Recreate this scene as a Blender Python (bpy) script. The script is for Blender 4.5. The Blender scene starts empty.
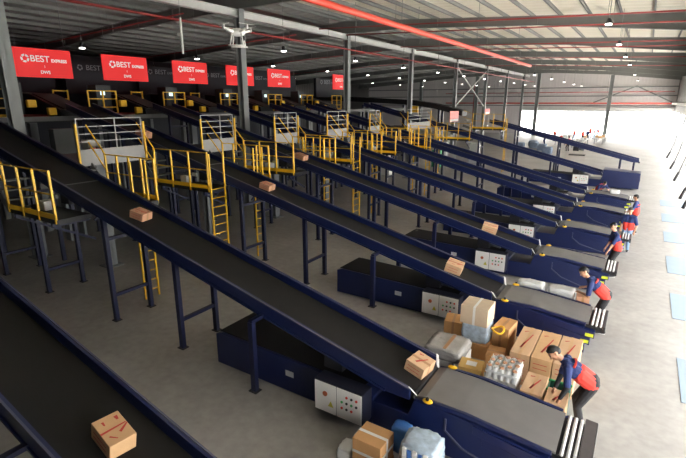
import bpy, bmesh, math, random
from math import sin, cos, pi, sqrt, atan2, radians
from mathutils import Vector, Matrix
random.seed(7)
S = bpy.context.scene
COL = S.collection

# ------------------------------------------------------------------ camera
CXP, CYP, F, H = 343.0, 229.0, 462.0, 5.7
VYX, VYY = 649.0, 102.0
ay = Vector((VYX - CXP, CYP - VYY, F)).normalized()                       # world Y seen from the camera (right, up, forward)
x0 = -((VYY - CYP) ** 2 + F * F) / (VYX - CXP)
ax = -Vector((x0, CYP - VYY, F)).normalized()                             # world X
az = ax.cross(ay)
if az.y < 0: az = -az
cam_d = bpy.data.cameras.new('camera')
cam = bpy.data.objects.new('camera', cam_d); COL.objects.link(cam)
right = Vector((ax.x, ay.x, az.x)); up = Vector((ax.y, ay.y, az.y)); fwd = Vector((ax.z, ay.z, az.z))
m = Matrix((right, up, -fwd)).transposed().to_4x4(); m.translation = Vector((0, 0, H))
cam.matrix_world = m
cam_d.sensor_width = 36.0; cam_d.lens = F / 686.0 * 36.0
cam_d.clip_start = 0.05; cam_d.clip_end = 400
S.camera = cam

# ------------------------------------------------------------------ world, daylight, exposure
W = bpy.data.worlds.new('overcast_sky'); S.world = W; W.use_nodes = True
bg = W.node_tree.nodes['Background']
bg.inputs['Color'].default_value = (1.0, 0.985, 0.96, 1); bg.inputs['Strength'].default_value = 6.6

def portal(name, loc, rot, sx, sy):
    l = bpy.data.lights.new(name, 'AREA'); l.shape = 'RECTANGLE'; l.size = sx; l.size_y = sy
    l.energy = 1.0; l.cycles.is_portal = True
    o = bpy.data.objects.new(name, l); COL.objects.link(o); o.location = loc; o.rotation_euler = rot
portal('dock_daylight', (3.75, 46.2, 2.12), (0, radians(90), 0), 4.25, 91.6)
portal('gate_daylight', (-8.2, 92.3, 2.2), (radians(-90), 0, 0), 23, 4.4)
sun_d = bpy.data.lights.new('sun', 'SUN'); sun_d.energy = 74.0; sun_d.angle = radians(1.5); sun_d.color = (1.0, .96, .88)
sun = bpy.data.objects.new('sun', sun_d); COL.objects.link(sun)          # high sun over the roof: it lights the yard outside the docks
sun.rotation_euler = Vector((.07, .30, -.95)).to_track_quat('-Z', 'Y').to_euler()
vs = S.view_settings
S.display_settings.display_device = 'sRGB'
vs.view_transform = 'Standard'; vs.look = 'None'; vs.gamma = 1.0; vs.use_curve_mapping = False
vs.exposure = 0.45

# ------------------------------------------------------------------ materials
MATS = {}
def mat(name, col, rough=0.6, metal=0.0, emit=0.0, vary=0.0, scale=6.0, bump=0.0, bscale=40.0, alpha=1.0, trans=0.0):
    if name in MATS: return MATS[name]
    M = bpy.data.materials.new(name); M.use_nodes = True; nt = M.node_tree; b = nt.nodes['Principled BSDF']
    c = (col[0], col[1], col[2], 1)
    b.inputs['Base Color'].default_value = c; b.inputs['Roughness'].default_value = rough; b.inputs['Metallic'].default_value = metal
    if emit:
        b.inputs['Emission Color'].default_value = c; b.inputs['Emission Strength'].default_value = emit
    tc = nt.nodes.new('ShaderNodeTexCoord')
    if vary:
        n = nt.nodes.new('ShaderNodeTexNoise'); n.inputs['Scale'].default_value = scale; n.inputs['Detail'].default_value = 5
        nt.links.new(tc.outputs['Object'], n.inputs['Vector'])
        r = nt.nodes.new('ShaderNodeMix'); r.data_type = 'RGBA'
        r.inputs['A'].default_value = tuple(max(0, v * (1 - vary)) for v in col) + (1,)
        r.inputs['B'].default_value = tuple(min(1, v * (1 + vary)) for v in col) + (1,)
        nt.links.new(n.outputs['Fac'], r.inputs['Factor']); nt.links.new(r.outputs['Result'], b.inputs['Base Color'])
    if bump:
        n2 = nt.nodes.new('ShaderNodeTexNoise'); n2.inputs['Scale'].default_value = bscale
        nt.links.new(tc.outputs['Object'], n2.inputs['Vector'])
        bp = nt.nodes.new('ShaderNodeBump'); bp.inputs['Strength'].default_value = bump; bp.inputs['Distance'].default_value = 0.02
        nt.links.new(n2.outputs['Fac'], bp.inputs['Height']); nt.links.new(bp.outputs['Normal'], b.inputs['Normal'])
    if trans:
        b.inputs['Transmission Weight'].default_value = trans
    if alpha < 1: b.inputs['Alpha'].default_value = alpha
    MATS[name] = M
    return M

navy = mat('navy_paint', (0.0055, 0.0125, 0.068), 0.38, vary=0.15, scale=3)
navy_dark = mat('navy_leg_paint', (0.0055, 0.009, 0.042), 0.42)
black_metal = mat('black_steel', (0.012, 0.012, 0.015), 0.5)
belt_dark = mat('dark_belt_rubber', (0.0105, 0.0098, 0.0095), 0.72, vary=0.25, scale=2.5)
belt_dark.node_tree.nodes['Principled BSDF'].inputs['Specular IOR Level'].default_value = 0.3
belt_grey = mat('grey_belt_rubber', (0.152, 0.147, 0.142), 0.6, vary=0.2, scale=3)
alu = mat('aluminium', (0.62, 0.62, 0.64), 0.35, 0.7)
white_m = mat('white_paint', (0.8, 0.8, 0.78), 0.45)
lgrey = mat('light_grey_paint', (0.62, 0.63, 0.62), 0.5, vary=0.08)
steel = mat('grey_steel_paint', (0.21, 0.225, 0.23), 0.5, vary=0.12, scale=2)
steel_d = mat('dark_steel_paint', (0.16, 0.165, 0.16), 0.55, vary=0.1, scale=2)
yellow = mat('safety_yellow', (0.86, 0.50, 0.018), 0.42, vary=0.1, scale=5)
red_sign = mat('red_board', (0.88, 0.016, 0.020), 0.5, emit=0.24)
red_pipe = mat('red_pipe_paint', (0.62, 0.055, 0.035), 0.45)
red_dk = mat('dark_red_pipe_paint', (0.30, 0.025, 0.025), 0.5)
print_red = mat('red_print', (0.50, 0.05, 0.035), 0.7)
kraft = mat('kraft_cardboard', (0.60, 0.37, 0.19), 0.8, vary=0.12, scale=7, bump=0.1)
kraft_l = mat('pale_cardboard', (0.60, 0.385, 0.225), 0.8, vary=0.1, scale=7)
kraft_o = mat('orange_cardboard', (0.55, 0.30, 0.125), 0.8, vary=0.1, scale=7)
kraft_p = mat('pinkish_cardboard', (0.54, 0.29, 0.175), 0.8, vary=0.1, scale=7)
yellow_c = mat('yellow_cardboard', (0.66, 0.42, 0.13), 0.75, vary=0.1, scale=7)
tape = mat('white_tape', (0.78, 0.77, 0.74), 0.4)
tape_b = mat('brown_tape', (0.38, 0.20, 0.09), 0.35)
poly_w = mat('white_poly_bag', (0.72, 0.73, 0.73), 0.28, vary=0.12, scale=9, bump=0.9, bscale=14)
poly_g = mat('grey_stretch_film', (0.38, 0.37, 0.35), 0.25, vary=0.2, scale=6, bump=0.8, bscale=12)
poly_b = mat('pale_blue_film', (0.47, 0.58, 0.70), 0.22, vary=0.45, scale=11, bump=0.8, bscale=12)
can_w = mat('wrapped_cans', (0.62, 0.60, 0.57), 0.22, vary=0.6, scale=16, bump=1.0, bscale=16)
rail_grey = mat('rail_grey', (.42, .43, .43), .45)
blue_p = mat('bright_blue_film', (0.06, 0.20, 0.60), 0.3, vary=0.2, scale=6)
dark_thing = mat('dark_machine', (0.013, 0.014, 0.017), 0.55, vary=0.2, scale=1.5)
board_dk = mat('dark_navy_board', (0.008, 0.011, 0.022), 0.6)
logo_grey = mat('grey_lettering', (0.30, 0.32, 0.36), 0.6)
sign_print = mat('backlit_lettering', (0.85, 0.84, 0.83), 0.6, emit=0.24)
white_print = mat('white_lettering', (0.85, 0.84, 0.83), 0.6)
lamp_em = mat('lamp_glow', (1.0, 0.97, 0.92), 0.4, emit=9.0)
lamp_dark = mat('lamp_housing', (0.03, 0.03, 0.035), 0.5)
skin = mat('skin', (0.48, 0.25, 0.15), 0.55, vary=0.06)
hair_m = mat('black_hair', (0.010, 0.009, 0.009), 0.6)
red_cl = mat('red_cloth', (0.74, 0.055, 0.04), 0.85, vary=0.1)
navy_cl = mat('navy_cloth', (0.016, 0.03, 0.12), 0.85, vary=0.1)
black_cl = mat('black_cloth', (0.022, 0.022, 0.026), 0.85, vary=0.1)
jeans = mat('blue_denim', (0.22, 0.34, 0.52), 0.85, vary=0.15)
white_cl = mat('white_cloth', (0.7, 0.7, 0.68), 0.85)
eye_m = mat('dark_eye', (0.02, 0.015, 0.012), 0.3)
lip_m = mat('lip', (0.35, 0.12, 0.09), 0.5)
label_y = mat('yellow_green_label', (0.55, 0.62, 0.03), 0.5)
green_b = mat('green_knob', (0.05, 0.35, 0.10), 0.4)
red_b = mat('red_knob', (0.65, 0.05, 0.03), 0.4)
green_p = mat('green_plastic', (0.02, 0.30, 0.10), 0.5)
teal_p = mat('dark_green_plastic', (0.02, 0.13, 0.09), 0.5)
mat_blue = mat('pale_blue_floor_paint', (0.25, 0.325, 0.40), 0.55, vary=0.08, scale=3)
roof_sheet = mat('roof_sheet', (0.34, 0.335, 0.32), 0.6, vary=0.12, scale=0.8)
asphalt = mat('yard_concrete', (0.55, 0.54, 0.52), 0.8, vary=0.1, scale=1)
drone_w = mat('white_plastic', (0.82, 0.82, 0.80), 0.35)

def floor_material():
    M = bpy.data.materials.new('polished_concrete'); M.use_nodes = True; nt = M.node_tree; b = nt.nodes['Principled BSDF']
    tc = nt.nodes.new('ShaderNodeTexCoord')
    n = nt.nodes.new('ShaderNodeTexNoise'); n.inputs['Scale'].default_value = 0.45; n.inputs['Detail'].default_value = 8; n.inputs['Roughness'].default_value = 0.62
    n2 = nt.nodes.new('ShaderNodeTexNoise'); n2.inputs['Scale'].default_value = 5; n2.inputs['Detail'].default_value = 6
    r = nt.nodes.new('ShaderNodeValToRGB'); r.color_ramp.elements[0].position = 0.3; r.color_ramp.elements[1].position = 0.72
    r.color_ramp.elements[0].color = (0.285, 0.273, 0.254, 1); r.color_ramp.elements[1].color = (0.40, 0.388, 0.368, 1)
    mx = nt.nodes.new('ShaderNodeMix'); mx.data_type = 'RGBA'; mx.blend_type = 'OVERLAY'; mx.inputs['Factor'].default_value = 0.25
    nt.links.new(tc.outputs['Object'], n.inputs['Vector']); nt.links.new(tc.outputs['Object'], n2.inputs['Vector'])
    nt.links.new(n.outputs['Fac'], r.inputs['Fac']); nt.links.new(r.outputs['Color'], mx.inputs['A']); nt.links.new(n2.outputs['Fac'], mx.inputs['B'])
    nt.links.new(mx.outputs['Result'], b.inputs['Base Color'])
    b.inputs['Roughness'].default_value = 0.48; b.inputs['Specular IOR Level'].default_value = 0.35
    return M
def ribbed(name, col, axis, pitch, rough=0.55):
    M = bpy.data.materials.new(name); M.use_nodes = True; nt = M.node_tree; b = nt.nodes['Principled BSDF']
    b.inputs['Base Color'].default_value = col + (1,); b.inputs['Roughness'].default_value = rough
    tc = nt.nodes.new('ShaderNodeTexCoord'); wv = nt.nodes.new('ShaderNodeTexWave'); wv.bands_direction = axis
    wv.inputs['Scale'].default_value = 1.0 / pitch * 0.314; wv.inputs['Distortion'].default_value = 0
    bp = nt.nodes.new('ShaderNodeBump'); bp.inputs['Strength'].default_value = 0.6; bp.inputs['Distance'].default_value = 0.04
    nt.links.new(tc.outputs['Object'], wv.inputs['Vector']); nt.links.new(wv.outputs['Fac'], bp.inputs['Height']); nt.links.new(bp.outputs['Normal'], b.inputs['Normal'])
    return M

# ------------------------------------------------------------------ mesh helpers
class MB:
    def __init__(s): s.v = []; s.f = []
    def add(s, vs_, fs):
        o = len(s.v); s.v += [Vector(p) for p in vs_]; s.f += [tuple(i + o for i in f) for f in fs]; return s
    def box(s, a, b, mtx=None):
        x0, y0, z0 = a; x1, y1, z1 = b
        if x1 < x0: x0, x1 = x1, x0
        if y1 < y0: y0, y1 = y1, y0
        if z1 < z0: z0, z1 = z1, z0
        P = [Vector(p) for p in ((x0, y0, z0), (x1, y0, z0), (x1, y1, z0), (x0, y1, z0), (x0, y0, z1), (x1, y0, z1), (x1, y1, z1), (x0, y1, z1))]
        if mtx: P = [mtx @ p for p in P]
        return s.add(P, [(3, 2, 1, 0), (4, 5, 6, 7), (0, 1, 5, 4), (1, 2, 6, 5), (2, 3, 7, 6), (3, 0, 4, 7)])
    def prism(s, poly, y0, y1):                     # polygon of (x, z), extruded along y
        n = len(poly)
        area = sum(poly[i][0] * poly[(i + 1) % n][1] - poly[(i + 1) % n][0] * poly[i][1] for i in range(n))
        if area < 0: poly = poly[::-1]
        P = [(x, y0, z) for x, z in poly] + [(x, y1, z) for x, z in poly]
        fs = [tuple(range(n)), tuple(range(2 * n - 1, n - 1, -1))] + [(i, i + n, (i + 1) % n + n, (i + 1) % n) for i in range(n)]
        return s.add(P, fs)
    def tube(s, p, q, r, r2=None, seg=8):
        p = Vector(p); q = Vector(q); r2 = r if r2 is None else r2
        d = (q - p).normalized(); u = d.orthogonal().normalized(); w = d.cross(u)
        P = []
        for c, rr in ((p, r), (q, r2)):
            for i in range(seg):
                a = 2 * pi * i / seg; P.append(c + rr * (cos(a) * u + sin(a) * w))
        fs = [(i, (i + 1) % seg, (i + 1) % seg + seg, i + seg) for i in range(seg)]
        return s.add(P, fs + [tuple(range(seg - 1, -1, -1)), tuple(range(seg, 2 * seg))])
    def bar(s, p, q, w, h):                          # rectangular bar, width w sideways, h upward
        p = Vector(p); q = Vector(q); d = (q - p).normalized()
        side = d.cross(Vector((0, 0, 1)))
        side = Vector((0, 1, 0)) if side.length < 1e-4 else side.normalized()
        u = side.cross(d)
        P = []
        for c in (p, q):
            for a, b in ((-1, -1), (1, -1), (1, 1), (-1, 1)): P.append(c + side * a * w / 2 + u * b * h / 2)
        return s.add(P, [(0, 1, 2, 3), (7, 6, 5, 4), (0, 4, 5, 1), (1, 5, 6, 2), (2, 6, 7, 3), (3, 7, 4, 0)])
    def ball(s, c, r, seg=10, rings=6, sc=(1, 1, 1)):
        c = Vector(c); P = [c + Vector((0, 0, r * sc[2]))]
        for j in range(1, rings):
            t = pi * j / rings
            for i in range(seg):
                a = 2 * pi * i / seg; P.append(c + Vector((r * sc[0] * sin(t) * cos(a), r * sc[1] * sin(t) * sin(a), r * sc[2] * cos(t))))
        P.append(c - Vector((0, 0, r * sc[2]))); L = len(P) - 1; fs = []
        for i in range(seg): fs.append((0, 1 + i, 1 + (i + 1) % seg))
        for j in range(rings - 2):
            for i in range(seg):
                a = 1 + j * seg + i; b = 1 + j * seg + (i + 1) % seg; fs.append((a, a + seg, b + seg, b))
        for i in range(seg): fs.append((L, 1 + (rings - 2) * seg + (i + 1) % seg, 1 + (rings - 2) * seg + i))
        return s.add(P, fs)
    def capsule(s, p, q, r, r2=None, seg=10):
        r2 = r if r2 is None else r2
        s.ball(p, r, seg, 6); s.ball(q, r2, seg, 6)
        if (Vector(q) - Vector(p)).length > 1e-4: s.tube(p, q, r, r2, seg)
        return s
    def build(s, name, material, parent=None, smooth=False, bevel=0.0, loc=None, rotz=0.0):
        me = bpy.data.meshes.new(name); me.from_pydata([tuple(v) for v in s.v], [], s.f); me.update()
        bm = bmesh.new(); bm.from_mesh(me); bmesh.ops.recalc_face_normals(bm, faces=bm.faces); bm.to_mesh(me); bm.free()
        me.materials.append(material)
        o = bpy.data.objects.new(name, me); COL.objects.link(o)
        if smooth:
            for p in me.polygons: p.use_smooth = True
        if bevel:
            b = o.modifiers.new('bevel', 'BEVEL'); b.width = bevel; b.segments = 2; b.limit_method = 'ANGLE'
        if parent: o.parent = parent
        if loc is not None: o.location = loc
        if rotz: o.rotation_euler = (0, 0, rotz)
        return o

def tag(o, label, cat, group=None):
    o['label'] = label; o['category'] = cat
    if group: o['group'] = group
    return o
def struct(o): o['kind'] = 'structure'; return o
def thing(name, label, cat, loc=(0, 0, 0), rotz=0.0, group=None):
    o = bpy.data.objects.new(name, None); COL.objects.link(o); o.empty_display_size = 0.2
    o.location = loc; o.rotation_euler = (0, 0, rotz)
    return tag(o, label, cat, group)
def copy_tree(o, parent=None):
    c = o.copy(); COL.objects.link(c)
    if parent: c.parent = parent
    for ch in list(o.children): copy_tree(ch, c)
    return c
def text_mesh(txt, size, name, material, parent, loc, basis, align='CENTER', bold=0.0, sx=1.0):
    cu = bpy.data.curves.new('t', 'FONT'); cu.body = txt; cu.size = size; cu.align_x = align; cu.align_y = 'CENTER'; cu.offset = bold; cu.extrude = 0.002
    t = bpy.data.objects.new('t', cu); COL.objects.link(t)
    dg = bpy.context.evaluated_depsgraph_get(); me = bpy.data.meshes.new_from_object(t.evaluated_get(dg))
    bpy.data.objects.remove(t); bpy.data.curves.remove(cu)
    R = Matrix(basis).transposed()
    for v in me.vertices: v.co = R @ Vector((v.co.x * sx, v.co.y, v.co.z)) + Vector(loc)
    me.materials.clear(); me.materials.append(material); me.name = name
    o = bpy.data.objects.new(name, me); COL.objects.link(o); o.parent = parent
    return o
FACE_X = ((0, 1, 0), (0, 0, 1), (1, 0, 0))          # text readable from +x
ORD = ['nearest', 'second', 'third', 'fourth', 'fifth', 'sixth', 'seventh', 'eighth', 'ninth']

# ------------------------------------------------------------------ the hall
XL, XR, YN, YF = -52.0, 3.6, -7.0, 92.0
ROWX = -18.8
ROWY = [7.92, 19.28, 29.97, 41.0, 53.1, 64.9, 76.1, 87.5]
def roof_z(x): return 10.66 - 0.062 * abs(x - ROWX)   # underside of the rafters
struct(MB().box((XL, YN, -0.2), (XR + 0.0, YF, 0)).build('floor', floor_material()))
struct(MB().box((XR + 0.001, YN - 30, -0.25), (11, YF + 60, -0.02)).build('trim_1', asphalt))
struct(MB().box((11.001, YN - 30, -0.25), (60, YF + 60, -0.03)).build('trim_14', mat('dark_outer_ground', (.14, .14, .14), .9, vary=.2, scale=1)))  # dark outer ground, added so less light bounces up to the left roof
struct(MB().box((XL - 10, YF + 0.001, -0.25), (XR, YF + 60, -0.02)).build('trim_2', asphalt))
rz = 0.78
ro = MB()
ro.add([(XL, YN, roof_z(XL) + rz), (ROWX, YN, roof_z(ROWX) + rz), (XR, YN, roof_z(XR) + rz), (XL, YF, roof_z(XL) + rz), (ROWX, YF, roof_z(ROWX) + rz), (XR, YF, roof_z(XR) + rz)] +
       [(XL, YN, roof_z(XL) + rz + .12), (ROWX, YN, roof_z(ROWX) + rz + .12), (XR, YN, roof_z(XR) + rz + .12), (XL, YF, roof_z(XL) + rz + .12), (ROWX, YF, roof_z(ROWX) + rz + .12), (XR, YF, roof_z(XR) + rz + .12)],
       [(0, 1, 4, 3), (1, 2, 5, 4), (6, 9, 10, 7), (7, 10, 11, 8), (0, 6, 7, 1), (1, 7, 8, 2), (3, 4, 10, 9), (4, 5, 11, 10), (0, 3, 9, 6), (2, 8, 11, 5)])
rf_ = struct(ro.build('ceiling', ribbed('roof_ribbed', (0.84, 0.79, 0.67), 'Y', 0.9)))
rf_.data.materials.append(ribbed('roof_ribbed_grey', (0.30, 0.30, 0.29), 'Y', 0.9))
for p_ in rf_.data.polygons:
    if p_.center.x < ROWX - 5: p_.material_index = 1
wallm = ribbed('wall_ribbed', (0.74, 0.71, 0.72), 'X', 0.5)
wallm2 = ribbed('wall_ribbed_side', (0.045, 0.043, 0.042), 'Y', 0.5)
# far wall with one long gate opening
wf = MB(); zt = 11.6
wf.box((XL, YF, 0), (-19.5, YF + .15, zt)).box((-19.5, YF, 4.15), (XR, YF + .15, zt))
struct(wf.build('wall_far', wallm))
struct(MB().box((XR, .4, 4.25), (XR + .2, YF, 10.2)).box((XR, YN, 0), (XR + .2, .4, 10.2)).build('wall_right', wallm2))  # unseen near stretch closed off and opening kept low to dim the interior
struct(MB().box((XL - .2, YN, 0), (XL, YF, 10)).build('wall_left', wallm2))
struct(MB().box((XL, YN - .2, 0), (XR, YN, 12)).build('wall_near', wallm2))
k = 2
for y in ROWY + [-3.4]:                       # slim jambs between the dock openings
    k += 1
    if 12 < y < 90: struct(MB().box((XR, y - .15, 0), (XR + .2, y + .15, 4.25)).build('trim_%d' % k, steel))

def i_beam(mb, p0, p1, w=0.24, t=0.02):             # web + two flanges; p = (x, z_bottom, z_top), along x
    mb.add([], [])
    (xa, ba, ta), (xb, bb, tb) = p0, p1
    mb.prism([(xa, ba), (xb, bb), (xb, tb), (xa, ta)], -0.012, 0.012)
    mb.prism([(xa, ba), (xb, bb), (xb, bb + .025), (xa, ba + .025)], -w / 2, w / 2)
    mb.prism([(xa, ta - .025), (xb, tb - .025), (xb, tb), (xa, ta)], -w / 2, w / 2)
for j, y in enumerate([-3.4] + ROWY):
    mb = MB()
    z = roof_z
    pts = [(XL, z(XL) - .25, z(XL) + .55), (-30, z(-30) + .1, z(-30) + .55), (ROWX, z(ROWX) - .28, z(ROWX) + .55), (-14.5, z(-14.5), z(-14.5) + .55), (-6, z(-6) + .05, z(-6) + .55), (XR, z(XR) - .42, z(XR) + .55)]
    for a, b in zip(pts, pts[1:]): i_beam(mb, a, b)
    for sxp in range(-48, 3, 6): mb.box((sxp - .01, -.11, z(sxp) + .1), (sxp + .01, .11, z(sxp) + .52))
    o = mb.build('roof_rafter', steel_d, loc=(0, y, 0))
    tag(o, 'grey steel roof rafter spanning the hall above the conveyors', 'beam', 'steel rafters under the roof')
xs = [ROWX - .4 - 1.55 * i for i in range(0, 21)] + [ROWX + .4 + 1.5 * i for i in range(0, 15)]
for x in xs:
    zb = roof_z(x) + .56
    mb = MB().box((-.035, YN, 0), (-.02, YF, .2)).box((-.035, YN, 0), (.035, YF, .015)).box((-.035, YN, .185), (.035, YF, .2))
    tag(mb.build('roof_purlin', steel_d, loc=(x, 0, zb)), 'thin steel purlin running the length of the hall under the roof sheets', 'beam', 'purlins under the roof sheets')
# columns of the middle row
def column(x, y, z1, w=.36, name='building_column'):
    mb = MB()
    mb.box((-w / 2, -.012, 0), (w / 2, .012, z1)).box((-w / 2, -w / 2, 0), (-w / 2 + .025, w / 2, z1)).box((w / 2 - .025, -w / 2, 0), (w / 2, w / 2, z1))
    t = mb.build(name, steel, loc=(x, y, 0))
    MB().box((-.3, -.3, 0), (.3, .3, .03)).build('base_plate', steel, t)
    return t
for j, y in enumerate(ROWY):
    o = column(ROWX, y, roof_z(ROWX) - .28, .38)
    tag(o, 'tall grey steel column, %s from the camera in the row under the roof ridge' % ORD[j], 'column', None)
for j, (x, y) in enumerate(((-5.4, 88), (-16.4, 88), (-27, 88), (-38, 88))):
    tag(column(x, y, roof_z(x), .55), 'grey steel column against the far wall, %s counted from the right' % ['first', 'second', 'third', 'last'][j], 'column')
# ridge girder along the columns
mb = MB().box((-.15, ROWY[0] - 12, 0), (.15, YF, .03)).box((-.012, ROWY[0] - 12, 0), (.012, YF, .38)).box((-.15, ROWY[0] - 12, .35), (.15, YF, .38))
tag(mb.build('ridge_girder', lgrey, loc=(ROWX, 0, roof_z(ROWX) - .7)), 'pale grey girder along the column heads', 'beam')
# X bracing between two columns of the row
for a, b, lab in ((53.1, 64.9, 'rising away from the camera'), (64.9, 53.1, 'falling away from the camera')):
    tag(MB().bar((ROWX, a, 5.1), (ROWX, b, 9.6), .1, .1).build('cross_brace', lgrey), 'pale diagonal brace between two far columns, ' + lab, 'brace')
for x0_, x1_, lab in ((-8.0, -2.0, 'leaning right'), (-2.0, 3.2, 'leaning left')):
    tag(MB().bar((x0_, 91.6, 5.6 if x0_ < -5 else 8.2), (x1_, 91.6, 8.2 if x0_ < -5 else 5.6), .18, .18).build('cross_brace', steel), 'grey diagonal brace on the far wall above the gate, ' + lab, 'brace')
# girts on the far wall
for i, z in enumerate((5.0, 6.6, 8.0)):
    tag(MB().box((XL, YF - .25, z), (XR, YF - .03, z + .16)).build('wall_girt', steel), 'grey horizontal girt across the far wall, %s' % ['lowest, just above the gate', 'middle one', 'highest'][i], 'beam')
tag(MB().box((-19.8, YF - .5, 4.15), (3.4, YF - .05, 4.75)).build('gate_lintel', lgrey), 'pale lintel box over the bright far gate', 'lintel')
# red sprinkler pipes
tag(MB().tube((-8.0, -6, 8.35), (-8.0, 39, 8.35), .1, seg=10).build('sprinkler_main', red_pipe, smooth=True), 'thick bright red pipe hanging under the roof along the hall', 'pipe')
tag(MB().tube((-17.0, -2, 9.0), (-17.0, 88, 9.0), .05, seg=8).build('sprinkler_pipe', red_dk, smooth=True), 'thin dark red pipe under the roof beside the column row', 'pipe')
tag(MB().tube((-34, 91.3, 5.5), (3.2, 91.3, 5.5), .11, seg=8).build('sprinkler_pipe', red_pipe, smooth=True), 'red pipe across the far wall above the gate', 'pipe')
tag(MB().tube((-34, 90.9, 7.3), (3.2, 90.9, 7.3), .07, seg=8).build('sprinkler_pipe', red_dk, smooth=True), 'dark red pipe high across the far wall', 'pipe')
for y in (24.0, 27.0, 35.0, 38.0, 47.0, 58.0):
    z0 = 9.85
    tag(MB().tube((-17, y, z0 + .0), (3.0, y, z0 - .75), .035, seg=6).build('sprinkler_branch', red_dk, smooth=True), 'thin red sprinkler branch pipe crossing under the roof on the right side', 'pipe', 'red branch pipes right of the column row')
for y in (16.0, 24.6, 36.0, 47.0):
    tag(MB().tube((-19.2, y, 9.75), (-44, y, 8.75), .035, seg=6).build('sprinkler_branch', red_dk, smooth=True), 'thin red sprinkler branch pipe under the roof on the left side', 'pipe', 'red branch pipes left of the column row')
for o in [q for q in COL.objects if q.name.startswith('sprinkler_')]:
    bb = [Vector(c) for c in o.bound_box]; lo, hi = bb[0], bb[6]
    alongy = (hi.y - lo.y) > (hi.x - lo.x); n_ = 5 if alongy else 2
    for k_ in range(n_):
        u = (k_ + .5) / n_
        x = lo.x + (hi.x - lo.x) * (.5 if alongy else u); y = lo.y + (hi.y - lo.y) * (u if alongy else .5)
        z_ = (lo.z + hi.z) / 2 if (hi.z - lo.z) < .3 else (lo.z + (hi.z - lo.z) * (u if 'branch' in o.name and lo.x < -30 else 1 - u))
        MB().tube((x, y, z_), (x, y, roof_z(x) + .79), .01, seg=5).build('hanger', steel_d, o)
# red riser pipes on the far wall
tag(MB().tube((-27.5, 88.5, 0), (-27.5, 88.5, 9), .17, seg=10).build('riser_pipe', red_dk, smooth=True), 'thick dark red vertical riser near the far wall', 'pipe')

# ------------------------------------------------------------------ high bay lamps
def lamp(name, label, group):
    t = thing(name, label, 'lamp', group=group)
    MB().tube((0, 0, .22), (0, 0, 2.2), .012, seg=5).build('rod', steel, t)
    MB().tube((0, 0, 0.02), (0, 0, .22), .13, .06, seg=12).build('housing', lamp_dark, t)
    MB().tube((0, 0, -.02), (0, 0, .02), .115, seg=12).build('lens', lamp_em, t)
    return t
proto = None
for x, ys in ((-21.5, [12.2 + 6.4 * i for i in range(11)]), (-14.8, [18.0 + 6.5 * i for i in range(10)]), (-8.9, [45.5 + 8.8 * i for i in range(5)]), (-1.75, [21.85, 29.7, 37.9, 46.1, 63, 80]), (-30, [22 + 8 * i for i in range(7)])):
    for y in ys:
        if proto is None: proto = lamp('high_bay_lamp', 'small round high bay lamp hanging on a rod under the roof', 'high bay lamps under the roof'); o = proto
        else: o = copy_tree(proto)
        zz = 8.6 if x > -3 else 8.0
        if x == -8.9: zz = 8.0
        o.location = (x, y, zz)
        L = roof_z(x) + .74 - zz
        for c in o.children:
            if c.name.startswith('rod'): c.scale = (1, 1, L / 2.2)
# fluorescent tube hanging upright
t = thing('fluorescent_tube', 'white fluorescent tube hanging upright above the second red sign', 'lamp', (-12, 9.87, 7.1))
MB().tube((0, 0, 0), (0, 0, 1.0), .03, seg=8).build('tube', white_m, t, smooth=True)
MB().tube((0, 0, 1.0), (0, 0, 3.88), .006, seg=5).build('wire', steel, t)
MB().box((-.16, -.03, .5), (0, .03, .58)).build('bracket', white_m, t)

# ------------------------------------------------------------------ drone
def make_drone():
    t = thing('drone', 'small white camera drone hovering in front of the grey column', 'drone', (-3.82, 3.88, 6.42), radians(35))
    MB().ball((0, 0, 0), .07, 12, 8, (1.25, .8, .62)).build('body', drone_w, t, smooth=True)
    for a in (45, 135, 225, 315):
        c, s = cos(radians(a)), sin(radians(a))
        arm = MB().tube((.04 * c, .04 * s, .0), (.17 * c, .17 * s, .03), .018, .012).build('arm', drone_w, t, smooth=True)
        MB().tube((.17 * c, .17 * s, .015), (.17 * c, .17 * s, .06), .016).build('motor', alu, arm, smooth=True)
        MB().bar((.17 * c - .1 * s, .17 * s + .1 * c, .065), (.17 * c + .1 * s, .17 * s - .1 * c, .065), .016, .003).build('propeller', drone_w, arm)
    for sgn in (-1, 1):
        g = MB()
        g.tube((.05, sgn * .04, -.02), (.07, sgn * .08, -.14), .007).tube((-.05, sgn * .04, -.02), (-.07, sgn * .08, -.14), .007).tube((.09, sgn * .08, -.14), (-.09, sgn * .08, -.14), .008)
        g.build('landing_leg', drone_w, t, smooth=True)
    MB().ball((.06, 0, -.06), .026, 8, 6).build('camera', lamp_dark, t, smooth=True)
make_drone()

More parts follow.
